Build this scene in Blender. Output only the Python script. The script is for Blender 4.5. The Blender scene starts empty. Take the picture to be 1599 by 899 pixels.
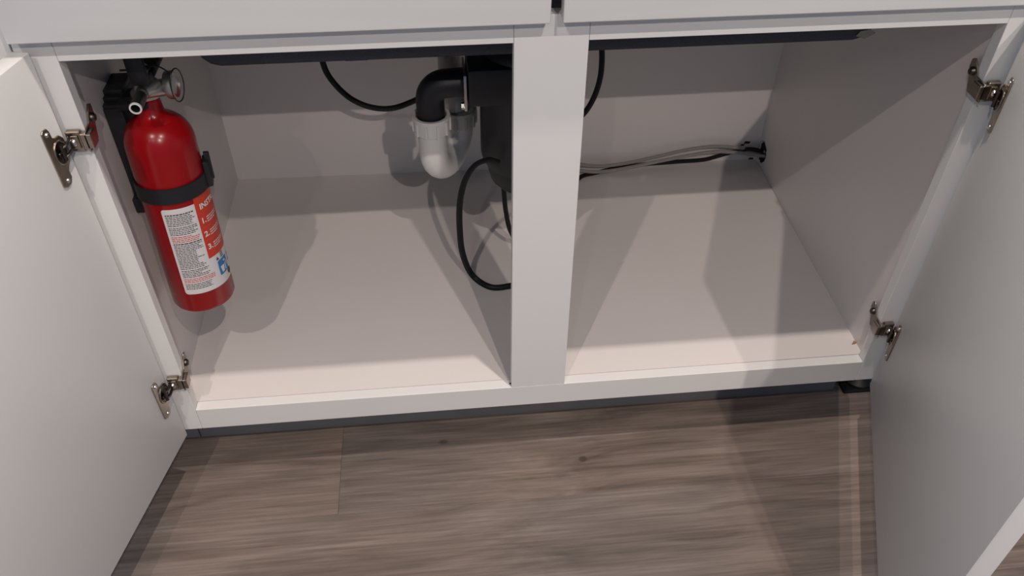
import bpy, bmesh, math, random
from mathutils import Vector, Matrix, Euler
random.seed(7)
C = bpy.context.scene.collection
PI = math.pi

# ------------------------------------------------------------------ camera, world, lights, exposure
CAM = Vector((-0.1238, -0.8044, 0.9342)); ROT = Euler((0.8326, -0.0054, -0.0992), 'XYZ'); FPX = 1293.7
cd = bpy.data.cameras.new('camera'); cam = bpy.data.objects.new('camera', cd); C.objects.link(cam)
cam.location = CAM; cam.rotation_euler = ROT
cd.sensor_width = 36.0; cd.lens = FPX / 1599 * 36.0; cd.clip_start = 0.02
bpy.context.scene.camera = cam
RM = ROT.to_matrix()

w = bpy.data.worlds.new('world'); bpy.context.scene.world = w; w.use_nodes = True
bg = w.node_tree.nodes['Background']; bg.inputs[0].default_value = (0.38, 0.60, 0.92, 1); bg.inputs[1].default_value = 0.23

def lamp(x, y, power, size=0.035, col=(1.0, 0.875, 0.79), z=2.28):
    l = bpy.data.lights.new('ceiling_lamp', 'AREA'); l.shape = 'DISK'; l.size = size; l.energy = power; l.color = col
    o = bpy.data.objects.new('ceiling_lamp', l); C.objects.link(o); o.location = (x, y, z); return o
LX = (-0.74, 0.46)
lamp(0.17, -0.28, 20.0)
for x, pb, pc in ((LX[0], 13.5, 5.0), (LX[1], 16.5, 33.0)):
    lamp(x, -1.45, pb)
    lamp(x, -2.50, pc)
vs = bpy.context.scene.view_settings
vs.view_transform = 'Standard'; vs.look = 'None'; vs.gamma = 1; vs.use_curve_mapping = False; vs.exposure = 0.22

# ------------------------------------------------------------------ helpers
def at(px, py, Y=None, Z=None, X=None):
    """photo pixel -> world point on the plane y=Y, z=Z or x=X"""
    d = RM @ Vector(((px - 799.5) / FPX, -(py - 449.5) / FPX, -1))
    if Y is not None: t = (Y - CAM.y) / d.y
    elif Z is not None: t = (Z - CAM.z) / d.z
    else: t = (X - CAM.x) / d.x
    return CAM + t * d

def mat(name, col, rough=0.5, metal=0.0, coat=0.0, noise=0.0, nscale=30, bump=0.0, bscale=200, spec=0.5, trans=0.0):
    m = bpy.data.materials.new(name); m.use_nodes = True; nt = m.node_tree; b = nt.nodes['Principled BSDF']
    b.inputs['Base Color'].default_value = (*col, 1); b.inputs['Roughness'].default_value = rough
    b.inputs['Metallic'].default_value = metal; b.inputs['Coat Weight'].default_value = coat
    b.inputs['Specular IOR Level'].default_value = spec
    if trans: b.inputs['Transmission Weight'].default_value = trans
    tc = nt.nodes.new('ShaderNodeTexCoord')
    if noise:
        n = nt.nodes.new('ShaderNodeTexNoise'); n.inputs['Scale'].default_value = nscale; n.inputs['Detail'].default_value = 5
        r = nt.nodes.new('ShaderNodeValToRGB')
        r.color_ramp.elements[0].color = (*[c * (1 - noise) for c in col], 1); r.color_ramp.elements[0].position = 0.3
        r.color_ramp.elements[1].color = (*[min(1, c * (1 + noise)) for c in col], 1); r.color_ramp.elements[1].position = 0.7
        nt.links.new(tc.outputs['Object'], n.inputs['Vector']); nt.links.new(n.outputs['Fac'], r.inputs['Fac']); nt.links.new(r.outputs['Color'], b.inputs['Base Color'])
    if bump:
        n2 = nt.nodes.new('ShaderNodeTexNoise'); n2.inputs['Scale'].default_value = bscale; n2.inputs['Detail'].default_value = 3
        bp = nt.nodes.new('ShaderNodeBump'); bp.inputs['Strength'].default_value = bump; bp.inputs['Distance'].default_value = 0.001
        nt.links.new(tc.outputs['Object'], n2.inputs['Vector']); nt.links.new(n2.outputs['Fac'], bp.inputs['Height']); nt.links.new(bp.outputs['Normal'], b.inputs['Normal'])
    return m

def obj(name, bm, m, parent=None, smooth=False, ang=35):
    me = bpy.data.meshes.new(name); bmesh.ops.recalc_face_normals(bm, faces=bm.faces[:]); 
    if smooth:
        for f in bm.faces: f.smooth = True
        for e in bm.edges:
            if len(e.link_faces) == 2 and e.calc_face_angle(0) > math.radians(ang): e.smooth = False
    bm.to_mesh(me); bm.free(); me.materials.append(m)
    o = bpy.data.objects.new(name, me); C.objects.link(o)
    if parent is not None: o.parent = parent; o.matrix_parent_inverse = Matrix.Translation(-world_loc(parent))
    return o
def world_loc(o):
    # parents here are only translated empties or untransformed meshes
    v = Vector((0, 0, 0))
    if o.type == 'EMPTY' and o.parent is None: v = o.location.copy()
    return v
def tag(o, label=None, cat=None, group=None, kind=None):
    if label: o['label'] = label
    if cat: o['category'] = cat
    if group: o['group'] = group
    if kind: o['kind'] = kind
    return o
def thing(name, label, cat, loc=(0, 0, 0), group=None):
    o = bpy.data.objects.new(name, None); C.objects.link(o); o.location = loc; o.empty_display_size = 0.05
    return tag(o, label, cat, group)
def sub(name, parent):      # an empty part that carries sub-parts
    o = bpy.data.objects.new(name, None); C.objects.link(o); o.parent = parent; o.matrix_parent_inverse = Matrix.Translation(-world_loc(parent)); return o

def box(bm, a, b, bev=0.0, seg=2):
    x0, y0, z0 = a; x1, y1, z1 = b
    return prism(bm, [(x0, y0), (x1, y0), (x1, y1), (x0, y1)], z0, z1, bev, seg)
def prism(bm, poly, z0, z1, bev=0.0, seg=2, M=None):
    """extrude polygon (x,y) from z0 to z1, optional matrix"""
    t = bmesh.new()
    lo = [t.verts.new((x, y, z0)) for x, y in poly]; hi = [t.verts.new((x, y, z1)) for x, y in poly]
    n = len(poly); t.faces.new(lo[::-1]); t.faces.new(hi)
    for i in range(n): t.faces.new((lo[i], lo[(i + 1) % n], hi[(i + 1) % n], hi[i]))
    bmesh.ops.recalc_face_normals(t, faces=t.faces[:])
    if bev: bmesh.ops.bevel(t, geom=[e for e in t.edges if e.calc_face_angle(0) > 0.6], offset=bev, segments=seg, affect='EDGES', profile=0.5)
    if M is not None: bmesh.ops.transform(t, matrix=M, verts=t.verts[:])
    merge(bm, t); return bm
def merge(bm, t):
    me = bpy.data.meshes.new('tmp'); t.to_mesh(me); t.free(); bm.from_mesh(me); bpy.data.meshes.remove(me)
def lathe(bm, prof, M=None, n=40):
    """prof: (r, z) pairs about z"""
    t = bmesh.new(); rings = []
    for r, z in prof:
        if r < 1e-6: rings.append([t.verts.new((0, 0, z))])
        else: rings.append([t.verts.new((r * math.cos(2 * PI * i / n), r * math.sin(2 * PI * i / n), z)) for i in range(n)])
    for a, b in zip(rings, rings[1:]):
        for i in range(n):
            j = (i + 1) % n
            if len(a) == 1 and len(b) == 1: continue
            if len(a) == 1: t.faces.new((a[0], b[i], b[j]))
            elif len(b) == 1: t.faces.new((a[i], b[0], a[j]))
            else: t.faces.new((a[i], b[i], b[j], a[j]))
    if M is not None: bmesh.ops.transform(t, matrix=M, verts=t.verts[:])
    merge(bm, t); return bm
def axis_m(p, d):
    d = Vector(d).normalized(); return Matrix.Translation(Vector(p)) @ d.to_track_quat('Z', 'Y').to_matrix().to_4x4()
def smooth_path(P, k=8):
    P = [Vector(p) for p in P]; out = []
    Q = [2 * P[0] - P[1]] + P + [2 * P[-1] - P[-2]]
    for i in range(1, len(Q) - 2):
        a, b, c, d = Q[i - 1:i + 3]
        for s in range(k):
            t = s / k
            out.append(0.5 * ((2 * b) + (c - a) * t + (2 * a - 5 * b + 4 * c - d) * t * t + (-a + 3 * b - 3 * c + d) * t ** 3))
    out.append(P[-1]); return out
def sweep(bm, path, r, r2=None, n=12, up=(0, 1, 0), radii=None, caps=True):
    """tube along path; ellipse radii r (along 'up' side vector) and r2"""
    t = bmesh.new(); rings = []; r2 = r2 or r; N = None
    for i, p in enumerate(path):
        d = (path[min(i + 1, len(path) - 1)] - path[max(i - 1, 0)]).normalized()
        if N is None:
            N = Vector(up) - Vector(up).dot(d) * d
            if N.length < 1e-3: N = d.orthogonal()
        else: N = N - N.dot(d) * d
        N.normalize(); B = d.cross(N); s = radii[i] if radii else 1
        rings.append([t.verts.new(p + N * r * s * math.cos(2 * PI * k / n) + B * r2 * s * math.sin(2 * PI * k / n)) for k in range(n)])
    for a, b in zip(rings, rings[1:]):
        for k in range(n): t.faces.new((a[k], a[(k + 1) % n], b[(k + 1) % n], b[k]))
    if caps: t.faces.new(rings[0][::-1]); t.faces.new(rings[-1])
    merge(bm, t); return bm
B = bmesh.new

# ------------------------------------------------------------------ materials
M_paint = mat('white cabinet paint', (0.74, 0.735, 0.72), 0.42, noise=0.015, nscale=6, bump=0.03, bscale=300)
M_inner = mat('white melamine lining', (0.71, 0.67, 0.65), 0.38, noise=0.02, nscale=5, bump=0.02)
M_red = mat('red enamel', (0.30, 0.003, 0.006), 0.25, coat=0.15, spec=0.35)
M_blk = mat('black plastic', (0.010, 0.011, 0.014), 0.5, noise=0.15, nscale=60)
M_rub = mat('black rubber', (0.004, 0.004, 0.005), 0.5, spec=0.3)
M_disp = mat('black disposer housing', (0.006, 0.007, 0.011), 0.5, bump=0.05, bscale=400)
M_sink = mat('dark composite sink', (0.030, 0.038, 0.055), 0.55, noise=0.25, nscale=400)
M_pvc = mat('white plastic pipe', (0.72, 0.71, 0.69), 0.35)
M_pvc2 = mat('aged translucent plastic pipe', (0.50, 0.47, 0.44), 0.35, noise=0.12, nscale=25)
M_steel = mat('nickel plated steel', (0.36, 0.31, 0.26), 0.30, metal=1.0, noise=0.15, nscale=80)
M_scr = mat('bright steel screw', (0.65, 0.62, 0.58), 0.25, metal=1.0)
M_dark = mat('dark steel', (0.10, 0.09, 0.08), 0.35, metal=1.0)
M_gun = mat('grey nozzle metal', (0.22, 0.21, 0.205), 0.4, metal=1.0)
M_alu = mat('brushed aluminium', (0.50, 0.49, 0.48), 0.38, metal=1.0, noise=0.08, nscale=90)
M_hole = mat('torn board and painted hole shade', (0.012, 0.009, 0.008), 0.9, noise=0.4, nscale=150)  # torn chips, and the painted darkness inside the cable hole
M_wood = mat('raw pine', (0.38, 0.20, 0.11), 0.7, noise=0.2, nscale=40)
M_grey = mat('grey cable sheath and painted reflection', (0.30, 0.28, 0.26), 0.42)
M_toe = mat('grey toe kick board', (0.16, 0.155, 0.16), 0.6, noise=0.08, nscale=12)
M_lab = mat('white printed label', (0.74, 0.72, 0.72), 0.4)
M_labr = mat('red printed label', (0.62, 0.045, 0.02), 0.4)
M_labd = mat('dark print', (0.045, 0.045, 0.05), 0.5)
M_labo = mat('red print', (0.60, 0.10, 0.06), 0.5)
M_labb = mat('blue print', (0.02, 0.20, 0.50), 0.45)
M_wht = mat('white print', (0.78, 0.74, 0.72), 0.45)
M_glass = mat('gauge face', (0.55, 0.56, 0.56), 0.1, coat=1.0)
M_top = mat('pale stone counter', (0.55, 0.54, 0.52), 0.3, noise=0.1, nscale=25)
M_wall = mat('painted wall', (0.62, 0.62, 0.60), 0.7)

def floor_mat():
    m = bpy.data.materials.new('grey brown oak plank'); m.use_nodes = True; nt = m.node_tree; b = nt.nodes['Principled BSDF']; L = nt.links.new
    N = nt.nodes.new
    tc = N('ShaderNodeTexCoord'); oi = N('ShaderNodeObjectInfo')
    mul = N('ShaderNodeVectorMath'); mul.operation = 'SCALE'; mul.inputs[0].default_value = (7.3, 3.1, 5.7); L(oi.outputs['Random'], mul.inputs['Scale'])
    add = N('ShaderNodeVectorMath'); add.operation = 'ADD'; L(tc.outputs['Object'], add.inputs[0]); L(mul.outputs[0], add.inputs[1])
    mp = N('ShaderNodeMapping'); mp.inputs['Scale'].default_value = (1.5, 20, 1); L(add.outputs[0], mp.inputs['Vector'])
    warp = N('ShaderNodeTexNoise'); warp.inputs['Scale'].default_value = 2.2; warp.inputs['Detail'].default_value = 2; L(add.outputs[0], warp.inputs['Vector'])
    wv = N('ShaderNodeVectorMath'); wv.operation = 'SCALE'; wv.inputs['Scale'].default_value = 1.6; L(warp.outputs['Color'], wv.inputs[0])
    ad2 = N('ShaderNodeVectorMath'); ad2.operation = 'ADD'; L(mp.outputs[0], ad2.inputs[0]); L(wv.outputs[0], ad2.inputs[1])
    n1 = N('ShaderNodeTexNoise'); n1.inputs['Scale'].default_value = 1.6; n1.inputs['Detail'].default_value = 8; n1.inputs['Roughness'].default_value = 0.62; n1.inputs['Distortion'].default_value = 0.5; L(ad2.outputs[0], n1.inputs['Vector'])
    mp2 = N('ShaderNodeMapping'); mp2.inputs['Scale'].default_value = (5, 190, 1); L(add.outputs[0], mp2.inputs['Vector'])
    n2 = N('ShaderNodeTexNoise'); n2.inputs['Scale'].default_value = 1.5; n2.inputs['Detail'].default_value = 4; L(mp2.outputs[0], n2.inputs['Vector'])
    r1 = N('ShaderNodeValToRGB'); e = r1.color_ramp.elements
    e[0].position = 0.30; e[0].color = (0.105, 0.082, 0.071, 1); e[1].position = 0.72; e[1].color = (0.245, 0.200, 0.172, 1)
    k = e.new(0.45); k.color = (0.165, 0.132, 0.113, 1); k = e.new(0.57); k.color = (0.205, 0.165, 0.142, 1)
    L(n1.outputs['Fac'], r1.inputs['Fac'])
    r2 = N('ShaderNodeValToRGB'); r2.color_ramp.elements[0].position = 0.3; r2.color_ramp.elements[0].color = (0.74, 0.74, 0.74, 1); r2.color_ramp.elements[1].position = 0.72; r2.color_ramp.elements[1].color = (1.18, 1.18, 1.18, 1)
    L(n2.outputs['Fac'], r2.inputs['Fac'])
    mx = N('ShaderNodeMix'); mx.data_type = 'RGBA'; mx.blend_type = 'MULTIPLY'; mx.inputs['Factor'].default_value = 1; L(r1.outputs['Color'], mx.inputs['A']); L(r2.outputs['Color'], mx.inputs['B'])
    # large cloudy grey patches
    n3 = N('ShaderNodeTexNoise'); n3.inputs['Scale'].default_value = 3.0; n3.inputs['Detail'].default_value = 2; L(add.outputs[0], n3.inputs['Vector'])
    r3 = N('ShaderNodeValToRGB'); r3.color_ramp.elements[0].position = 0.38; r3.color_ramp.elements[0].color = (0.82, 0.86, 0.89, 1); r3.color_ramp.elements[1].position = 0.6; r3.color_ramp.elements[1].color = (1.05, 1.0, 0.97, 1)
    L(n3.outputs['Fac'], r3.inputs['Fac'])
    mx2 = N('ShaderNodeMix'); mx2.data_type = 'RGBA'; mx2.blend_type = 'MULTIPLY'; mx2.inputs['Factor'].default_value = 0.8; L(mx.outputs['Result'], mx2.inputs['A']); L(r3.outputs['Color'], mx2.inputs['B'])
    # knots and darker heartwood patches at fixed places of the floor
    geo = N('ShaderNodeNewGeometry'); res = mx2.outputs['Result']
    wn = N('ShaderNodeTexNoise'); wn.inputs['Scale'].default_value = 14; wn.inputs['Detail'].default_value = 3; mpw = N('ShaderNodeMapping'); mpw.inputs['Scale'].default_value = (0.3, 2.0, 1)
    L(geo.outputs['Position'], mpw.inputs['Vector']); L(mpw.outputs[0], wn.inputs['Vector'])
    for (px, py, rx, ry, amt, wp) in ((910, 716, 0.0085, 0.0075, 0.55, 0.2), (692, 690, 0.010, 0.006, 0.6, 0.2), (910, 720, 0.075, 0.013, 0.88, 0.8), (1150, 830, 0.14, 0.045, 0.93, 1.2), (560, 890, 0.13, 0.03, 0.84, 1.0), (1060, 700, 0.12, 0.010, 0.86, 1.0)):
        c = at(px, py, Z=-0.148)
        sb = N('ShaderNodeVectorMath'); sb.operation = 'SUBTRACT'; sb.inputs[1].default_value = c; L(geo.outputs['Position'], sb.inputs[0])
        sc = N('ShaderNodeVectorMath'); sc.operation = 'MULTIPLY'; sc.inputs[1].default_value = (1 / rx, 1 / ry, 0); L(sb.outputs[0], sc.inputs[0])
        ln = N('ShaderNodeVectorMath'); ln.operation = 'LENGTH'; L(sc.outputs[0], ln.inputs[0])
        wa = N('ShaderNodeMath'); wa.operation = 'MULTIPLY_ADD'; wa.inputs[1].default_value = wp * 2; L(wn.outputs['Fac'], wa.inputs[0]); L(ln.outputs['Value'], wa.inputs[2])
        mr = N('ShaderNodeMapRange'); mr.interpolation_type = 'SMOOTHSTEP'; mr.inputs['From Min'].default_value = 0.45 + wp; mr.inputs['From Max'].default_value = 1.05 + wp; mr.inputs['To Min'].default_value = amt; mr.inputs['To Max'].default_value = 1.0; L(wa.outputs[0], mr.inputs['Value'])
        vm = N('ShaderNodeVectorMath'); vm.operation = 'SCALE'; L(res, vm.inputs[0]); L(mr.outputs['Result'], vm.inputs['Scale']); res = vm.outputs[0]
    L(res, b.inputs['Base Color']); b.inputs['Roughness'].default_value = 0.42
    bp = N('ShaderNodeBump'); bp.inputs['Strength'].default_value = 0.15; bp.inputs['Distance'].default_value = 0.0006; L(n2.outputs['Fac'], bp.inputs['Height']); L(bp.outputs['Normal'], b.inputs['Normal'])
    return m
M_floor = floor_mat()

# ------------------------------------------------------------------ room shell
ZF = -0.148
bm = box(B(), (-2.4, -2.4, ZF - 0.05), (2.4, 0.66, ZF - 0.009)); floor = obj('floor', bm, M_toe); floor['kind'] = 'structure'
PW, PL = 0.18, 1.22
def plank(x0, y0, x1):
    bm = box(B(), (0, 0, 0), (x1 - x0 - 0.0002, PW - 0.0002, 0.008))
    bmesh.ops.bevel(bm, geom=[e for e in bm.edges if all(v.co.z > 0.007 for v in e.verts)], offset=0.0004, segments=1, affect='EDGES')
    o = obj('plank', bm, M_floor, floor); o.location = (x0, y0, ZF - 0.008); return o
offs = {0: -0.308, -1: 0.60, -2: -0.12, -3: 0.36}
for k in range(-12, 4):
    y0 = -0.096 + PW * k
    off = offs.get(k, random.random() * PL)
    x = off - PL * math.ceil((off + 2.3) / PL)
    while x < 2.3:
        a = max(x, -2.3); b_ = min(x + PL, 2.3)
        if b_ - a > 0.02: plank(a, y0, b_)
        x += PL
bm = box(B(), (-2.4, 0.63, ZF), (2.4, 0.70, 2.3)); wb = obj('wall_back', bm, M_wall); wb['kind'] = 'structure'

# ------------------------------------------------------------------ sink base cabinet
SC = 0.0396; L0 = -0.4966; R0 = 0.5018; H = 0.5424; T = 0.016; HB = 0.0424; ZT = 0.735
LO, RO = -0.5350, 0.5400
cab = thing('sink_cabinet', 'white sink base cabinet with both doors standing open, holding the fire extinguisher and disposer', 'cabinet', (0, 0.28, ZF))
obj('stile', box(B(), (LO, 0, -HB), (L0, T, ZT), 0.0006), M_paint, cab)
obj('stile', box(B(), (R0, 0, -HB), (RO, T, ZT), 0.0006), M_paint, cab)
obj('centre_stile', box(B(), (-SC, 0, -0.0004), (SC, T, H - 0.0003 + 0.03), 0.0006), M_paint, cab)
obj('bottom_rail', box(B(), (L0 + 0.0003, 0, -HB), (R0 - 0.0003, T, -0.0007), 0.0006), M_paint, cab)
for xa, xb in ((L0, -SC), (SC, R0)):
    obj('middle_rail', box(B(), (xa + 0.0003, 0, H), (xb - 0.0003, T, H + 0.06), 0.0006), M_paint, cab)
obj('apron', box(B(), (L0 + 0.0005, 0.001, H + 0.0605), (R0 - 0.0005, T, ZT)), M_paint, cab)
WLx0, WLx1 = L0 - 0.0215, L0 - 0.0215     # left lining
YB0, YB1 = 0.580, 0.557                   # back corners left / right
WRx0, WRx1 = 0.5068, 0.5135
obj('side_panel', prism(B(), [(WLx0 - 0.015, T), (WLx0, T), (WLx1, YB0 + 0.012), (WLx1 - 0.015, YB0 + 0.012)], -HB - 0.0, ZT), M_inner, cab)
# right side panel with the round cable hole next to the rear corner
HY, HZ, HR = YB1 - 0.0225, 0.0310, 0.0205
def side_with_hole():
    t = B()
    def P(y, z):
        f = (y - T) / (YB1 - T); return Vector((WRx0 + (WRx1 - WRx0) * f, y, z))
    outer = [(T, -HB), (YB1 + 0.012, -HB), (YB1 + 0.012, ZT), (T, ZT)]
    hole = []
    for i in range(28):
        a = 2 * PI * i / 28; r = HR * (1 + 0.10 * random.uniform(-1, 1)); hole.append((HY + r * math.cos(a) * 0.95, HZ + r * math.sin(a) * 1.12))
    es = []
    for loop in (outer, hole):
        vs_ = [t.verts.new(P(y, z)) for y, z in loop]
        es += [t.edges.new((vs_[i], vs_[(i + 1) % len(vs_)])) for i in range(len(vs_))]
    bmesh.ops.triangle_fill(t, use_beauty=True, use_dissolve=False, edges=es)
    r = bmesh.ops.extrude_face_region(t, geom=t.faces[:])
    for v in [g for g in r['geom'] if isinstance(g, bmesh.types.BMVert)]: v.co.x += 0.015
    return t
obj('side_panel', side_with_hole(), M_inner, cab)
bm = prism(B(), [(WLx1, YB0), (WRx1, YB1), (WRx1, YB1 + 0.010), (WLx1, YB0 + 0.010)], -HB, ZT); obj('back_panel', bm, M_inner, cab)
bm = prism(B(), [(WLx0, T + 0.0004), (WRx0, T + 0.0004), (WRx1 - 0.0006, YB1), (WLx1, YB0)], -0.016, 0.0); obj('bottom_panel', bm, M_inner, cab)
# toe kick and levelling feet
obj('toe_kick', box(B(), (LO, 0.070, ZF), (0.522, 0.084, -HB - 0.0005)), M_toe, cab)
for fx in (0.548,):
    f = B()
    box(f, (fx - 0.012, 0.058, ZF), (fx + 0.060, 0.118, ZF + 0.007), 0.002)
    lathe(f, [(0, 0.0), (0.026, 0.0), (0.026, 0.012), (0.016, 0.020), (0.016, 0.095), (0.024, 0.097), (0.024, 0.106), (0, 0.106)], Matrix.Translation((fx + 0.022, 0.086, ZF)), 24)
    for k in range(6):
        lathe(f, [(0, 0), (0.019, 0), (0.019, 0.003), (0, 0.003)], Matrix.Translation((fx + 0.022, 0.086, ZF + 0.028 + k * 0.011)), 20)
    foot = obj('levelling_foot', f, M_rub, cab, True)
# false drawer fronts
DZ0, DZ1 = 0.5708, 0.728
for xa, xb in ((-0.5290, -0.0045), (0.0080, 0.5320)):
    obj('false_drawer_front', box(B(), (xa, -0.0195, DZ0), (xb, -0.0012, DZ1), 0.0016, 3), M_paint, cab, True)
# doors
def door(hx, hy, ang, side, width, name='door'):
    """built in its own frame: u along the door away from the hinge, n towards the outside face"""
    t = math.radians(ang); d = Vector((math.cos(t) if side < 0 else -math.cos(t), -math.sin(t), 0))
    n = Vector((-math.sin(t), -math.cos(t), 0)) if side < 0 else Vector((math.sin(t), -math.cos(t), 0))
    M = Matrix(((d.x, n.x, 0, hx), (d.y, n.y, 0, hy), (0, 0, 1, 0), (0, 0, 0, 1)))
    bm = prism(B(), [(0, 0), (width, 0), (width, 0.019), (0, 0.019)], -0.0442, 0.5570, 0.0012, 2, M)
    o = obj('door', bm, M_paint, cab, True); return o, M
dl, ML = door(-0.5170, -0.008, 104, -1, 0.478)
dr, MR = door(0.5221, -0.008, 68.3, 1, 0.480)

def hinge(M, side, zc, small=0):
    """face frame hinge: stamped plate on the door, arm round the stile edge, clip with ear inside the stile"""
    xe = L0 if side < 0 else R0; sg = 1 if side < 0 else -1      # sg: direction into the opening
    # arm: box channel over the stile face and round its edge
    ar = B()
    x_out, x_in = xe - sg * 0.0185, xe + sg * 0.0035
    def bx(xa, ya, za, xb, yb, zb, bev=0.0006): box(ar, (min(xa, xb), ya, za), (max(xa, xb), yb, zb), bev, 1)
    bx(x_out, -0.0085, zc - 0.0125, xe - sg * 0.003, -0.0012, zc + 0.0120, 0.0012)
    bx(x_out + sg * 0.002, -0.0105, zc - 0.0080, xe - sg * 0.006, -0.0085, zc + 0.0080)
    bx(xe - sg * 0.004, -0.0100, zc - 0.0095, x_in, -0.0012, zc + 0.0095, 0.0010)
    h = obj('hinge', ar, M_steel, cab, True)
    # door plate (local u, n, z) lying on the inner face at n<0
    pl = B(); zz = 0.0
    outline = [(0.0310, 0.031), (0.0285, 0.034), (0.0215, 0.0335), (0.0190, 0.029), (0.0185, 0.021), (0.0150, 0.0185), (0.0085, 0.0180), (0.0035, 0.0120), (0.0020, 0.0040),
               (0.0020, -0.0060), (0.0050, -0.0130), (0.0115, -0.0185), (0.0140, -0.0225), (0.0135, -0.0300), (0.0170, -0.0355), (0.0250, -0.0365), (0.0305, -0.0330)]
    Mp = M @ Matrix.Translation((0, 0, zc - 0.004)) @ Matrix(((1, 0, 0, 0), (0, 0, 1, 0), (0, 1, 0, 0), (0, 0, 0, 1)))
    prism(pl, outline, -0.0020, -0.0002, 0.0005, 1, Mp)
    # pressed rim round the cup, and the dark cup itself
    rim = [Mp @ Vector((0.0150 + 0.0100 * math.cos(2 * PI * k / 20), 0.001 + 0.0130 * math.sin(2 * PI * k / 20), -0.0022)) for k in range(21)]
    sweep(pl, rim, 0.0011, n=8, caps=False)
    obj('door_plate', pl, M_steel, h, True)
    cp = B(); cv = [cp.verts.new(Mp @ Vector((0.0150 + 0.0092 * math.cos(2 * PI * k / 20), 0.001 + 0.0122 * math.sin(2 * PI * k / 20), -0.0024))) for k in range(20)]; cp.faces.new(cv)
    box2 = prism(cp, [(0.0085, -0.0020), (0.0215, -0.0020), (0.0215, 0.0030), (0.0085, 0.0030)], -0.0050, -0.0024, 0.0008, 1, Mp)
    obj('cup_recess', cp, M_dark, h)
    for u, dz in ((0.0245, 0.0275), (0.0215, -0.0300)):
        s = B(); lathe(s, [(0, 0.0022), (0.0018, 0.002), (0.0028, 0.0008), (0.0029, 0), (0, 0)], Mp @ Matrix.Translation((u, dz, -0.0018)) @ Matrix.Rotation(PI, 4, 'X'), 16)
        obj('screw', s, M_scr, h, True)
    # linkage between cup and arm
    cup = (M @ Vector((0.0165, -0.006, zc - 0.002))).to_3d()
    knee = Vector((xe - sg * 0.014, -0.008, zc))
    lk = B()
    for dz in (-0.0055, 0.0055):
        sweep(lk, smooth_path([cup + Vector((0, 0, dz)), (cup + knee) / 2 + Vector((sg * 0.001, -0.004, dz)), knee + Vector((0, 0, dz))], 4), 0.0022, 0.0016, 8)
    sweep(lk, [knee + Vector((0, 0, -0.010)), knee + Vector((0, 0, 0.010))], 0.0026, n=12)
    sweep(lk, [cup + Vector((0, 0, -0.009)), cup + Vector((0, 0, 0.009))], 0.0022, n=12)
    obj('linkage', lk, M_dark, h, True)
    as_ = B(); lathe(as_, [(0, 0.003), (0.0028, 0.0028), (0.0042, 0.0012), (0.0044, 0), (0, 0)], axis_m((xe - sg * 0.012, -0.0105, zc), (0, -1, 0)), 16)
    obj('screw', as_, M_scr, h, True)
    cl = B()
    # clip plate on the inner edge of the stile, with an ear reaching up inside
    pts = [(-0.0095, -0.0125), (0.018, -0.012), (0.0225, 0.000), (0.030, 0.014), (0.0295, 0.024), (0.0235, 0.0265), (0.016, 0.020), (0.009, 0.011), (-0.0095, 0.010)]
    Mc = Matrix(((0, 0, sg, xe + sg * 0.0004), (1, 0, 0, 0), (0, 1, 0, zc), (0, 0, 0, 1)))
    prism(cl, pts, 0.0, 0.0022, 0.0005, 1, Mc)
    bx2 = lambda xa, ya, za, xb, yb, zb: box(cl, (min(xa, xb), ya, za), (max(xa, xb), yb, zb), 0.0007, 1)
    bx2(xe + sg * 0.0004, -0.010, zc - 0.0085, xe + sg * 0.0075, 0.006, zc + 0.0085)
    obj('frame_clip', cl, M_steel, h, True)
    es = B(); lathe(es, [(0, 0.004), (0.0036, 0.0036), (0.0052, 0.0015), (0.0054, 0), (0, 0)], axis_m((xe + sg * 0.0026, 0.0205, zc + 0.012), (sg, 0, 0)), 16)
    obj('screw', es, M_dark, h, True)
    return h
hinge(ML, -1, 0.455); hinge(ML, -1, 0.066)
hinge(MR, 1, 0.463); hinge(MR, 1, 0.076)
# small screws, plugs and the wood block under the counter
for q in ((797, 599), (879, 593)):
    p = at(*q, Z=0.0006); s = B(); lathe(s, [(0, 0.0015), (0.0014, 0.0012), (0.0016, 0), (0, 0)], Matrix.Translation(p), 12); obj('screw', s, M_dark, cab)
for x, y in ((WLx0 + 0.004, 0.030), (WRx0 - 0.0045, 0.036)):
    s = B(); prism(s, [(-0.004, 0), (0.004, 0.002), (0.001, 0.006)], 0, 0.004, 0.0004, 1, Matrix.Translation((x, y, 0.0))); obj('wood_plug', s, M_wood, cab)
p = at(1447, 46, Y=0.19); bm = box(B(), (WRx0 - 0.028, 0.30, 0.47), (WRx0 + 0.001, 0.34, 0.52), 0.001); 
bm.free()

# worktop and sink above (mostly outside the frame, they cast the shade in the cabinet)
bm = B()
X0, X1, Y0, Y1 = -1.3, 1.3, -0.045, 0.63
sx0, sx1, sy0, sy1 = -0.400, 0.420, 0.112, 0.50
for a in ((X0, Y0, X1, sy0), (X0, sy1, X1, Y1), (X0, sy0, sx0, sy1), (sx1, sy0, X1, sy1)):
    box(bm, (a[0], a[1], ZT + 0.001), (a[2], a[3], ZT + 0.031))
tag(obj('worktop', bm, M_top), 'pale stone worktop slab just above the picture, over the white drawer fronts', 'worktop')

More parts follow.
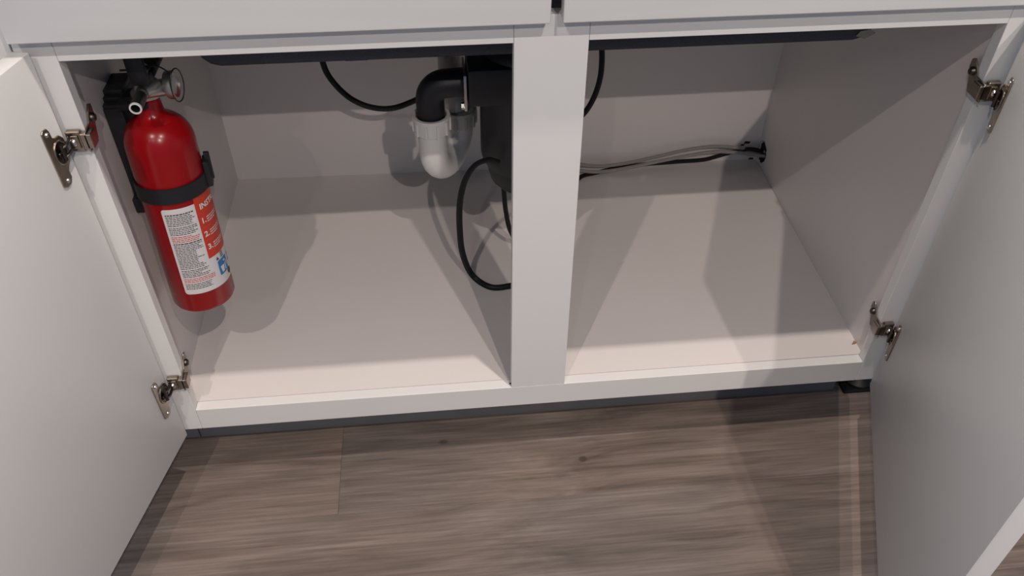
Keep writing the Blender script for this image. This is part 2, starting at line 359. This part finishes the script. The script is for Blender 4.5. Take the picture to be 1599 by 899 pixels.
sink = thing('kitchen_sink', 'dark blue-grey composite sink basin showing as a long strip under the top rail', 'sink', (0, 0.3, 0.48))
ZS = at(800, 85, Y=0.112).z
def basin():
    t = B(); xl, xr = at(309, 92, Y=0.112).x, at(1366, 46, Y=0.112).x
    zt = ZT + 0.028; n = 6
    # outer shell as rounded rectangle sections; inner shell offset by the wall thickness
    def ring(x0, x1, y0, y1, z, r):
        v = []
        for cx, cy, a0 in ((x1 - r, y1 - r, 0), (x0 + r, y1 - r, PI / 2), (x0 + r, y0 + r, PI), (x1 - r, y0 + r, 1.5 * PI)):
            for i in range(n + 1):
                a = a0 + PI / 2 * i / n; v.append(t.verts.new((cx + r * math.cos(a), cy + r * math.sin(a), z)))
        return v
    rings = []
    prof = [(0.019, ZS), (0.010, ZS + 0.003), (0.003, ZS + 0.010), (0.0, ZS + 0.018), (0.0, zt)]
    rings.append(ring(xl + 0.30, xr - 0.30, 0.28, 0.36, ZS + 0.001, 0.03))
    for ins, z in prof: rings.append(ring(xl + ins, xr - ins, 0.112 + ins * 0.08, 0.495 - ins, z, 0.006))
    for ins, z in reversed([(0.040, ZS + 0.014), (0.022, ZS + 0.018), (0.014, ZS + 0.03), (0.012, zt)]): rings.append(ring(xl + ins, xr - ins, 0.112 + ins, 0.495 - ins, z, 0.018))
    rings.append(ring(xl + 0.30, xr - 0.30, 0.28, 0.36, ZS + 0.012, 0.03))
    for a, b in zip(rings, rings[1:]):
        for i in range(len(a)): t.faces.new((a[i], a[(i + 1) % len(a)], b[(i + 1) % len(b)], b[i]))
    t.faces.new(rings[0]); t.faces.new(rings[-1])
    return t
obj('basin', basin(), M_sink, sink, True, 50)
p = at(562, 95, Y=0.16); bm = box(B(), (p.x - 0.014, 0.118, ZS - 0.0035), (p.x + 0.014, 0.145, ZS + 0.004), 0.0015); obj('mounting_clip', bm, M_sink, sink, True)
p = at(1352, 53, Y=0.1115); bm = prism(B(), [(-0.012, -0.002), (0.0, -0.006), (0.012, 0.001), (0.003, 0.006), (-0.008, 0.004)], -0.0006, 0.0006, 0, 1, axis_m(p, (0, -1, 0))); obj('painted_reflection', bm, M_grey, sink)  # pale patch on the basin front, a light reflection painted as geometry
# ------------------------------------------------------------------ disposer
dc = Vector((0.0170, 0.300)); DRr = 0.0760
dsp = thing('garbage_disposer', 'black garbage disposer hanging behind the centre stile, cord and elbow at its left', 'disposer', (dc.x, dc.y, 0.16))
bm = lathe(B(), [(0, 0.205), (0.0705, 0.205), (0.0745, 0.212), (DRr, 0.222), (DRr, 0.300), (0.0765, 0.303), (0.0765, 0.345), (0.077, 0.348), (0.077, 0.395), (0.070, 0.405), (0.055, 0.42), (0.055, 0.452), (0.062, 0.455), (0.062, ZS + 0.002), (0, ZS + 0.002)], Matrix.Translation((dc.x, dc.y, 0)), 48)
obj('housing', bm, M_disp, dsp, True)
bm = lathe(B(), [(0, 0.158), (0.030, 0.158), (0.052, 0.163), (0.062, 0.174), (0.0655, 0.190), (0.0655, 0.2055), (0, 0.2055)], Matrix.Translation((dc.x, dc.y, 0)), 40)
obj('lower_cap', bm, M_disp, dsp, True)
EY = 0.262
eA = at(740, 129, Y=EY); eB = at(700, 130, Y=EY); eC = at(671, 150, Y=EY); eD = at(671, 196, Y=EY)
bm = B()
box(bm, (at(728, 120, Y=EY).x, EY - 0.035, at(735, 150, Y=EY).z), (dc.x, EY + 0.04, at(735, 92, Y=EY).z), 0.006)
obj('discharge_housing', bm, M_disp, dsp, True)
zc_ = eB.z; rr = 0.0205
path = [Vector((eA.x, EY + 0.004, zc_)), Vector((eA.x - 0.02, EY + 0.002, zc_))]
cx_ = eC.x + 0.024; 
for i in range(11):
    a = PI / 2 * i / 10; path.append(Vector((cx_ - 0.024 * math.sin(a), EY, zc_ - 0.024 + 0.024 * math.cos(a))))
path.append(Vector((cx_ - 0.024, EY, eD.z)))
bm = B(); sweep(bm, path, rr, n=28); obj('discharge_elbow', bm, M_disp, dsp, True)
fx = at(727, 125, Y=EY - 0.02).x
bm = B(); box(bm, (fx - 0.0025, EY - 0.032, zc_ - 0.029), (fx, EY + 0.028, zc_ + 0.027), 0.003, 2); obj('flange_plate', bm, M_alu, dsp, True)
bm = B(); lathe(bm, [(0, 0.005), (0.005, 0.005), (0.0055, 0.001), (0.007, 0.001), (0.007, 0), (0, 0)], axis_m((fx - 0.0025, EY - 0.026, zc_ - 0.022), (-1, 0, 0)), 6); obj('bolt', bm, M_scr, dsp)
# ------------------------------------------------------------------ trap
trap = thing('drain_trap', 'white plastic P-trap under the black elbow left of the disposer', 'drain pipe', (eC.x, 0.3, eD.z - 0.06))
TX = eC.x
nz0, nz1 = at(672, 204, Y=EY).z, at(672, 178, Y=EY).z
def nut(cx, cy, z0, z1, r, m, name='slip_nut'):
    t = B(); lathe(t, [(r * 0.80, z0), (r * 0.9, z0), (r * 0.94, z0 + 0.002), (r * 0.96, z1 - 0.007), (r, z1 - 0.006), (r * 1.02, z1 - 0.003), (r, z1), (r * 0.84, z1), (r * 0.80, z1 - 0.002)], Matrix.Translation((cx, cy, 0)), 36)
    for k in range(10):
        a = 2 * PI * k / 10; M = Matrix.Translation((cx, cy, 0)) @ Matrix.Rotation(a, 4, 'Z')
        prism(t, [(r * 0.9, -0.002), (r * 1.03, -0.0016), (r * 1.03, 0.0016), (r * 0.9, 0.002)], z0 + 0.001, z1 - 0.006, 0, 1, M)
    return obj(name, t, m, trap, True)
nut(TX, EY, nz0, nz1, 0.0275, M_pvc)
e2 = at(718, 176, Y=0.345); BX, BY = e2.x, 0.345
zb = at(684, 262, Y=0.285).z + 0.012
h1 = Vector((TX, EY, 0)); h2 = Vector((BX, BY, 0)); ctr = (h1 + h2) / 2; half = (h2 - h1) / 2; Rb = half.length
path = [Vector((TX, EY, nz1 - 0.004)), Vector((TX, EY, nz0))]; zb2 = zb + Rb * 0.75
for i in range(17):
    a = PI * i / 16; path.append(ctr - half * math.cos(a) + Vector((0, 0, zb2 - Rb * math.sin(a))))
nb1 = at(718, 168, Y=BY).z; nb0 = at(718, 192, Y=BY).z
path.append(Vector((BX, BY, nb1 - 0.004)))
bm = B(); sweep(bm, path, 0.0212, n=28, up=(1, 0, 0)); obj('j_bend', bm, M_pvc, trap, True)
nut(BX, BY, nb0, nb1, 0.0262, M_pvc2)
q1 = Vector((BX - 0.004, BY + 0.002, nb1 - 0.005)); q2 = at(709, 140, Y=0.36); q3 = at(703, 108, Y=0.42); q4 = at(701, 80, Y=0.50); q5 = Vector((q4.x, 0.571, q4.z + 0.004))
bm = B(); sweep(bm, smooth_path([q1, q2, q3, q4, q5], 6), 0.0195, n=24, up=(1, 0, 0)); obj('outlet_pipe', bm, M_pvc2, trap, True)
bm = lathe(B(), [(0.020, 0), (0.038, 0.0), (0.037, 0.004), (0.022, 0.009), (0.020, 0.009)], axis_m((q5.x, 0.5735, q5.z), (0, -1, 0)), 30); obj('wall_flange', bm, M_pvc2, trap, True)

# ------------------------------------------------------------------ hoses and cables
def cable(name, pts, r, m, label, cat, r2=None, up=(0, 1, 0), group=None, k=8, n=10):
    t = B(); sweep(t, smooth_path(pts, k), r, r2, n, up); return tag(obj(name, t, m, None, True), label, cat, group)
HYd = 0.43
cable('hose', [at(499, 60, Y=HYd), at(504, 97, Y=HYd), at(517, 124, Y=HYd), at(545, 152, Y=HYd), at(578, 167, Y=HYd), at(612, 169, Y=HYd), at(645, 158, Y=HYd), at(675, 142, Y=0.42), at(725, 120, Y=0.38)], 0.0048, M_rub,
      'thin black hose looping under the sink to the left of the white trap', 'hose')
cable('hose', [at(936, 50, Y=HYd), at(940, 85, Y=HYd), at(937, 122, Y=HYd), at(926, 155, Y=HYd), at(908, 181, Y=HYd), at(880, 197, Y=0.42), at(850, 196, Y=0.38)], 0.0048, M_rub,
      'thin black hose hanging beside the right edge of the centre stile', 'hose')
def cl(p, z=0.004): p = Vector(p); p.z = max(p.z, z); return p
cable('power_cord', [at(778, 254, Y=0.236), at(762, 250, Y=0.228), at(742, 258, Y=0.224), at(726, 282, Y=0.224), at(718, 318, Y=0.225), at(718, 360, Y=0.226), at(723, 398, Y=0.23), cl(at(738, 430, Y=0.24), 0.006), cl(at(766, 448, Z=0.005)), cl(at(797, 446, Z=0.005)), cl(at(836, 436, Z=0.005)), cl(at(866, 405, Z=0.005)), cl(at(872, 360, Z=0.007)), at(862, 320, Y=0.33), at(845, 290, Y=0.315), Vector((dc.x + 0.012, dc.y + 0.01, 0.166))], 0.0028, M_rub,
      'flat black power cord drooping in a big loop from the disposer to the cabinet floor', 'cord', r2=0.0052, up=(0, 1, 0))
hp = Vector((WRx1 - 0.002, HY, HZ))
B1 = [at(785, 262, Y=0.30), at(787, 300, Y=0.30), at(790, 330, Y=0.305), at(797, 360, Y=0.315), cl(at(812, 385, Y=0.33)), cl(at(845, 380, Z=0.004)), cl(at(872, 320, Z=0.004)), cl(at(903, 279, Z=0.004)), at(930, 270, Y=0.535), at(965, 262, Y=0.54), at(1010, 256, Y=0.545), at(1060, 252, Y=0.545), at(1100, 249, Y=0.545), at(1130, 241, Y=0.545), at(1158, 234, Y=0.543), at(1176, 233, Y=0.541), hp + Vector((0.02, 0.0, -0.004)), hp + Vector((0.06, 0, -0.004))]
cable('cable', B1, 0.0042, M_rub, 'black cable dropping from the disposer base and running along the back floor to the hole', 'cable')
for dy, dz, lab in ((0.0, 0.001, 'grey sheathed cable, upper of the pair entering the hole in the rear right corner'), (-0.010, -0.0055, 'grey sheathed cable, lower of the pair entering the hole in the rear right corner')):
    base = [(840, 236), (870, 250), (903, 257), (940, 260), (985, 254), (1030, 244), (1075, 234), (1115, 229), (1150, 231), (1174, 235)]
    P = []
    for i, (x, y) in enumerate(base):
        v = at(x, y, Y=0.545 + (-0.004 if i < 9 else 0)); f = 1.0 if i < 7 else 0.8
        P.append(v + Vector((0, dy * f, dz * f - (0.002 * math.sin(i * 1.1) if dy else 0))))
    P += [hp + Vector((0.012, dy * 0.5, dz - 0.001)), hp + Vector((0.06, dy * 0.5, dz))]
    cable('cable', P, 0.0037, M_grey, lab, 'cable')
# torn lining around the hole
for q, s in (((1166, 222), 0.006), ((1159, 226), 0.004), ((1172, 247), 0.005)):
    p = at(*q, Y=0.558); bm = prism(B(), [(-s, -s * .4), (s, -s * .5), (s * 1.2, s * .3), (-s * .6, s * .5)], 0, 0.0012, 0, 1, axis_m((p.x, 0.5588 - (p.x - WRx1) * 0.0223 - 0.001, p.z), (0, -1, 0)))
    obj('torn_chip', bm, M_hole, cab)
bm = B(); t = bmesh.new(); lathe(bm, [(1.0, 0.0), (0.93, 0.004), (0, 0.005)], axis_m((WRx1 - 0.0004, HY, HZ), (1, 0, 0)) @ Matrix.Diagonal((HR * 1.10, HR * 1.10, 1, 1)), 24); t.free(); obj('hole_shade_cap', bm, M_hole, cab)  # dark disc added just inside the hole, its colour stands for the shade within

# ------------------------------------------------------------------ fire extinguisher
EB = Vector((-0.4630, 0.085, 0.145)); tilt = math.radians(0.1); RX = 0.0415
ext = thing('fire_extinguisher', 'red fire extinguisher with white instruction label strapped to the left cabinet wall', 'fire extinguisher', EB)
MT = Matrix.Translation(EB) @ Matrix.Rotation(math.radians(-4.5), 4, 'X') @ Matrix.Rotation(tilt, 4, 'Y')
def eobj(name, bm, m, parent=ext, smooth=True, M=MT):
    bmesh.ops.transform(bm, matrix=M, verts=bm.verts[:]); return obj(name, bm, m, parent, smooth)
prof = [(0, 0.004), (0.030, 0.003), (0.036, 0.0), (0.0395, 0.0015), (RX, 0.006), (RX, 0.237)]
for i in range(1, 11):
    a = PI / 2 * i / 10 * 0.93; prof.append((RX * math.cos(a) ** 0.85 if a < 1.5 else 0.012, 0.237 + 0.040 * math.sin(a)))
prof = [q for q in prof if q[0] > 0.0165 or q[1] < 0.2]
prof += [(0.0145, 0.2795), (0.0130, 0.295), (0.0145, 0.297), (0.0145, 0.301), (0, 0.301)]
eobj('cylinder', lathe(B(), prof, None, 56), M_red)
# label on the curved wall: s = angle in degrees about the axis, z = height above the base
def arc(bm, a0, a1, z0, z1, off, n=None):
    n = n or max(1, int(abs(a1 - a0) / 5)); r = RX + off
    lo = []; hi = []
    for i in range(n + 1):
        a = math.radians(a0 + (a1 - a0) * i / n); lo.append(bm.verts.new((r * math.cos(a), r * math.sin(a), z0))); hi.append(bm.verts.new((r * math.cos(a), r * math.sin(a), z1)))
    for i in range(n): bm.faces.new((lo[i], lo[i + 1], hi[i + 1], hi[i]))
def rarc(bm, a0, a1, z0, z1, off, rz=0.004):
    """rounded corner label patch, by strips of varying height"""
    n = max(2, int(abs(a1 - a0) / 3)); da = math.degrees(rz / RX); cuts = sorted(set([a0 + (a1 - a0) * i / n for i in range(n + 1)] + [a0 + da * f for f in (0, .08, .3, .6, 1)] + [a1 - da * f for f in (0, .08, .3, .6, 1)]))
    r = RX + off; lo = []; hi = []
    for a in cuts:
        u = min(a - a0, a1 - a) / da; ins = rz * (1 - math.sqrt(max(0, 1 - (1 - min(1, u)) ** 2)))
        t = math.radians(a); lo.append(bm.verts.new((r * math.cos(t), r * math.sin(t), z0 + ins))); hi.append(bm.verts.new((r * math.cos(t), r * math.sin(t), z1 - ins)))
    for i in range(len(cuts) - 1): bm.faces.new((lo[i], lo[i + 1], hi[i + 1], hi[i]))
ZL0, ZL1 = 0.033, 0.1655
A0, A1 = -103, 40
bm = B(); rarc(bm, A0, A1, ZL0, ZL1, 0.0003); label = eobj('label', bm, M_lab)
AR = -46
bm = B(); arc(bm, AR, A1, 0.081, 0.1730, 0.0006); eobj('red_panel', bm, M_labr, label)
# printed lines: word-like dashes, as small as they read in the photograph
def dashes(bm, a0, a1, z, h, dens=1.0):
    a = a0
    while a < a1 - 1:
        wv = random.uniform(2.0, 7.0); e = min(a1, a + wv); arc(bm, a, e, z, z + h, 0.0009, 2); a = e + 1.1
bd, br = B(), B()
z = ZL1 - 0.0065; i = 0
rows = 'Hdddddd_ddddd_rrrr_Hddddddddddddddd_ddddd_rrR_dddd'
for ch in rows:
    if ch == '_': z -= 0.0009; continue
    z -= 0.00255
    if z < ZL0 + 0.005: break
    a1 = (-50 if z > 0.083 + 0.004 else -50) - random.choice((0, 1, 3, 6, 14))
    if ch in 'rR': dashes(br, A0 + 5, a1 if z > 0.06 else -42, z, 0.0011)
    else: dashes(bd, A0 + 5, a1, z, 0.0016 if ch == 'H' else 0.0010)
eobj('dark_print', bd, M_labd, label, False)['kind'] = 'stuff'; eobj('red_print', br, M_labo, label, False)['kind'] = 'stuff'
# white writing on the red panel
def wrap_text(txt, a0, z, size, name, m, off=0.0010):
    cu = bpy.data.curves.new('t', 'FONT'); cu.body = txt; cu.size = size; cu.resolution_u = 2; cu.offset = 0.00035
    o = bpy.data.objects.new('t', cu); C.objects.link(o); bpy.context.view_layer.update()
    me = bpy.data.meshes.new_from_object(o); bpy.data.objects.remove(o); t = B(); t.from_mesh(me); bpy.data.meshes.remove(me)
    for v in t.verts:
        a = math.radians(a0) + v.co.x / RX; r = RX + off; v.co = Vector((r * math.cos(a), r * math.sin(a), z + v.co.y))
    return eobj(name, t, m, label, False)
wrap_text('INSTRUCTIONS', AR + 8, 0.1540, 0.0110, 'heading', M_wht)
bw = B()
for k, zz in enumerate((0.134, 0.114, 0.0945)):
    wrap_text('%d.' % (k + 1), AR + 4, zz, 0.0110, 'numeral', M_wht)
    for j in range(3): dashes(bw, AR + 17, AR + (48 - 9 * (j == 2)), zz + 0.0050 - 0.0033 * j, 0.0015)
eobj('white_print', bw, M_wht, label, False)['kind'] = 'stuff'
bm = B()
for zz in (0.1490, 0.1270, 0.1075): arc(bm, AR, A1, zz, zz + 0.0006, 0.0009)
eobj('panel_divider', bm, M_labo, label, False)
DA, DZ = -9, -0.006
bm = B(); rarc(bm, -22 + DA, 5 + DA, 0.053 + DZ, 0.076 + DZ, 0.0008, 0.002); eobj('blue_pictogram', bm, M_labb, label)
def quad(bm, pts, off=0.0012):
    v = []
    for a, zz in pts:
        t = math.radians(a + DA); r = RX + off; v.append(bm.verts.new((r * math.cos(t), r * math.sin(t), zz + DZ)))
    bm.faces.new(v)
for pts in (((-18.5, 0.066), (-16, 0.056), (-10, 0.056), (-8, 0.066)), ((-9, 0.072), (-5.5, 0.0735), (-2, 0.071), (-6, 0.069)), ((-6, 0.0665), (-3.5, 0.0675), (-3, 0.056), (-6.5, 0.056)), ((-1, 0.070), (1.5, 0.068), (1, 0.061), (-1, 0.063))):
    bm = B(); quad(bm, pts); eobj('pictogram_shape', bm, M_wht, label, False)
bm = B(); quad(bm, ((-24, 0.0780), (-17, 0.0780), (-20.5, 0.0830)), 0.0009); eobj('triangle_mark', bm, M_labd, label, False)
bm = B()
for zz in (0.0785, 0.0815, 0.0845): arc(bm, -12 + DA, -3 + DA, zz + DZ, zz + DZ + 0.0015, 0.0009)
arc(bm, 11 + DA, 24 + DA, 0.056, 0.0575, 0.0009); arc(bm, 11 + DA, 24 + DA, 0.064, 0.0655, 0.0009)
eobj('dark_print', bm, M_labd, label, False)['kind'] = 'stuff'
bm = B(); bmt = []
for k in range(16):
    a = 2 * PI * k / 16; t = math.radians(6 + DA) + 0.0044 * math.cos(a) / RX; bmt.append(bm.verts.new(((RX + .0009) * math.cos(t), (RX + .0009) * math.sin(t), 0.0430 + 0.0050 * math.sin(a))))
bm.faces.new(bmt); eobj('round_mark', bm, M_labd, label, False)

# valve head (local z up, in the extinguisher's frame; front of the head points to -y)
bm = B()
lathe(bm, [(0, 0.298), (0.0165, 0.298), (0.0175, 0.3005), (0.0170, 0.305), (0.0125, 0.308), (0.0110, 0.318), (0.0120, 0.322), (0.0120, 0.332), (0.009, 0.335), (0, 0.335)], None, 36)
valve = eobj('valve_body', bm, M_alu)
I4 = Matrix.Identity(4)
n0 = at(223, 143, Y=0.092); n1 = at(211.5, 170, Y=0.052); nd = (n1 - n0).normalized(); nl = (n1 - n0).length
bm = lathe(B(), [(0, -0.004), (0.0066, -0.004), (0.0074, 0.0), (0.0074, 0.007), (0.0058, 0.009), (0.0058, 0.012), (0.0070, 0.014), (0.0070, nl - 0.001), (0.0050, nl - 0.001), (0.0046, nl - 0.020), (0, nl - 0.020)], axis_m(n0, nd), 32)
noz = eobj('nozzle', bm, M_gun, M=I4)
bm = lathe(B(), [(0.0050, nl - 0.002), (0.0051, nl), (0.0068, nl), (0.0071, nl - 0.002)], axis_m(n0, nd), 32); eobj('nozzle_rim', bm, M_lab, noz, M=I4)
bm = B(); v0 = at(240, 140, Y=0.112)
sweep(bm, [at(222, 142, Y=0.096), at(256, 136, Y=0.112)], 0.0100, n=24); sweep(bm, [n0 + Vector((0, 0, 0.001)), n0 + Vector((0.012, 0.016, 0.001))], 0.009, n=20)
eobj('valve_crosspiece', bm, M_alu, valve, M=I4)
# lever and carry handle
bm = B(); l0 = at(206, 133, Y=0.085); l1 = at(223, 92, Y=0.085)
box(bm, (l0.x, 0.080, l0.z), (l1.x, 0.089, l1.z + 0.012), 0.003)
box(bm, (l0.x + 0.001, 0.086, l1.z - 0.004), (l1.x - 0.002, 0.155, l1.z + 0.010), 0.003)
eobj('lever', bm, M_blk, M=I4)
bm = B(); box(bm, (l0.x - 0.002, 0.104, l0.z - 0.004), (l1.x - 0.001, 0.165, l0.z + 0.006), 0.003); eobj('carry_handle', bm, M_blk, M=I4)
# gauge facing right
gd = Vector((0.97, -0.02, 0.10)).normalized(); gp = at(262, 133, Y=0.112)
bm = lathe(B(), [(0, -0.012), (0.0065, -0.012), (0.0065, 0), (0, 0)], axis_m(gp, gd), 20); eobj('gauge_stem', bm, M_blk, M=I4)
bm = lathe(B(), [(0, 0), (0.0158, 0.0), (0.0166, 0.002), (0.0166, 0.008), (0.0150, 0.009), (0.0146, 0.0065)], axis_m(gp, gd), 36); g = eobj('gauge', bm, M_alu, M=I4)
bm = lathe(B(), [(0, 0.0068), (0.0147, 0.0065)], axis_m(gp, gd), 36); eobj('dial', bm, M_glass, g, M=I4)
bm = lathe(B(), [(0.011, 0.0072), (0.0140, 0.0070)], axis_m(gp, gd), 36); bmesh.ops.delete(bm, geom=[v for v in bm.verts if v.co.z > gp.z - 0.004], context='VERTS'); eobj('dial_band', bm, M_labr, g, M=I4)
# pull ring, pin and seal
bm = B(); c0 = at(277, 133, Y=0.100); ring = []
u_ = Vector((0.35, 0.90, 0.0)).normalized(); v_ = Vector((0.05, 0.0, 1)).normalized()
for i in range(33):
    a = 2 * PI * i / 32; ring.append(c0 + u_ * 0.012 * math.cos(a) + v_ * 0.0205 * math.sin(a))
sweep(bm, ring, 0.0008, n=8); eobj('pull_ring', bm, M_dark, M=I4)
bm = B(); sweep(bm, smooth_path([at(222, 104, Y=0.10), at(236, 103, Y=0.10), at(250, 105, Y=0.10), at(262, 112, Y=0.10)], 6), 0.0009, n=8)
sweep(bm, smooth_path([at(230, 120, Y=0.11), at(228, 110, Y=0.11), at(236, 103, Y=0.11), at(247, 101, Y=0.10)], 6), 0.0014, n=8); eobj('seal_wire', bm, M_blk, M=I4)
bm = B(); sweep(bm, [at(187, 110, Y=0.095), at(206, 109, Y=0.095)], 0.0014, n=8); eobj('pull_pin', bm, M_dark, M=I4)

# ------------------------------------------------------------------ wall bracket with strap
br_ = thing('extinguisher_bracket', 'black plastic wall bracket behind the red extinguisher, strap round its middle', 'bracket', (WLx0, 0.085, 0.25))
bm = B()
Mw = lambda x0, y0, z0, x1, y1, z1, bv=0.002: box(bm, (x0, y0, z0), (x1, y1, z1), bv, 2)
xw = WLx0 + 0.0004
Mw(xw, 0.106, 0.300, xw + 0.022, 0.168, 0.428)
Mw(xw, 0.108, 0.420, xw + 0.042, 0.150, 0.432)
for k in range(3): Mw(xw, 0.110 + k * 0.007, 0.424 + k * 0.006, xw + 0.022, 0.168, 0.431 + k * 0.006, 0.001)
obj('back_plate', bm, M_blk, br_, True)
bm = B(); Mw(xw + 0.020, 0.094, 0.431, EB.x + 0.004, 0.112, 0.440); obj('neck_hook', bm, M_blk, br_, True)
# strap: ring band following the tilted cylinder
bm = B(); ro, ri = RX + 0.0028, RX + 0.0007; zs0, zs1 = 0.1740, 0.1950
lathe(bm, [(ri, zs0), (ro, zs0), (ro, zs1), (ri, zs1), (ri, zs0)], None, 56)
bmesh.ops.transform(bm, matrix=MT, verts=bm.verts[:]); obj('strap', bm, M_blk, br_, True)
bm = B()
prism(bm, [(RX, -0.012), (RX + 0.007, -0.010), (RX + 0.008, 0.010), (RX, 0.012)], zs0 - 0.002, zs1 + 0.012, 0.001, 1, Matrix.Rotation(math.radians(12), 4, 'Z'))
prism(bm, [(RX + 0.003, -0.004), (RX + 0.010, -0.003), (RX + 0.010, 0.003), (RX + 0.003, 0.004)], zs0 + 0.004, zs1 + 0.020, 0.001, 1, Matrix.Rotation(math.radians(14), 4, 'Z'))
bmesh.ops.transform(bm, matrix=MT, verts=bm.verts[:]); obj('buckle', bm, M_blk, br_, True)
bm = B(); sa = at(220, 316, X=xw + 0.006); box(bm, (xw, sa.y - 0.010, sa.z - 0.010), (xw + 0.016, sa.y + 0.016, sa.z + 0.012), 0.002); obj('strap_anchor', bm, M_blk, br_, True)

# ------------------------------------------------------------------ neighbouring cabinets (a sliver shows at the upper left edge)
def neighbour(x0, x1, label):
    c = thing('base_cabinet', label, 'cabinet', ((x0 + x1) / 2, 0.28, ZF))
    obj('carcass', box(B(), (x0, T, -HB), (x1, 0.60, ZT)), M_inner, c)
    obj('face_frame', box(B(), (x0, 0, -HB), (x1, T - 0.0005, ZT), 0.0006), M_paint, c)
    obj('drawer_front', box(B(), (x0 + 0.022, -0.0195, DZ0), (x1 - 0.022, -0.0012, DZ1), 0.0016, 2), M_paint, c, True)
    obj('door', box(B(), (x0 + 0.022, -0.0195, -0.0442), (x1 - 0.022, -0.0012, 0.557), 0.0016, 2), M_paint, c, True)
    obj('toe_kick', box(B(), (x0, 0.070, ZF), (x1, 0.084, -HB - 0.0005)), M_toe, c)
neighbour(-1.15, LO - 0.002, 'white base cabinet beside the sink cabinet, a sliver behind the open left door')
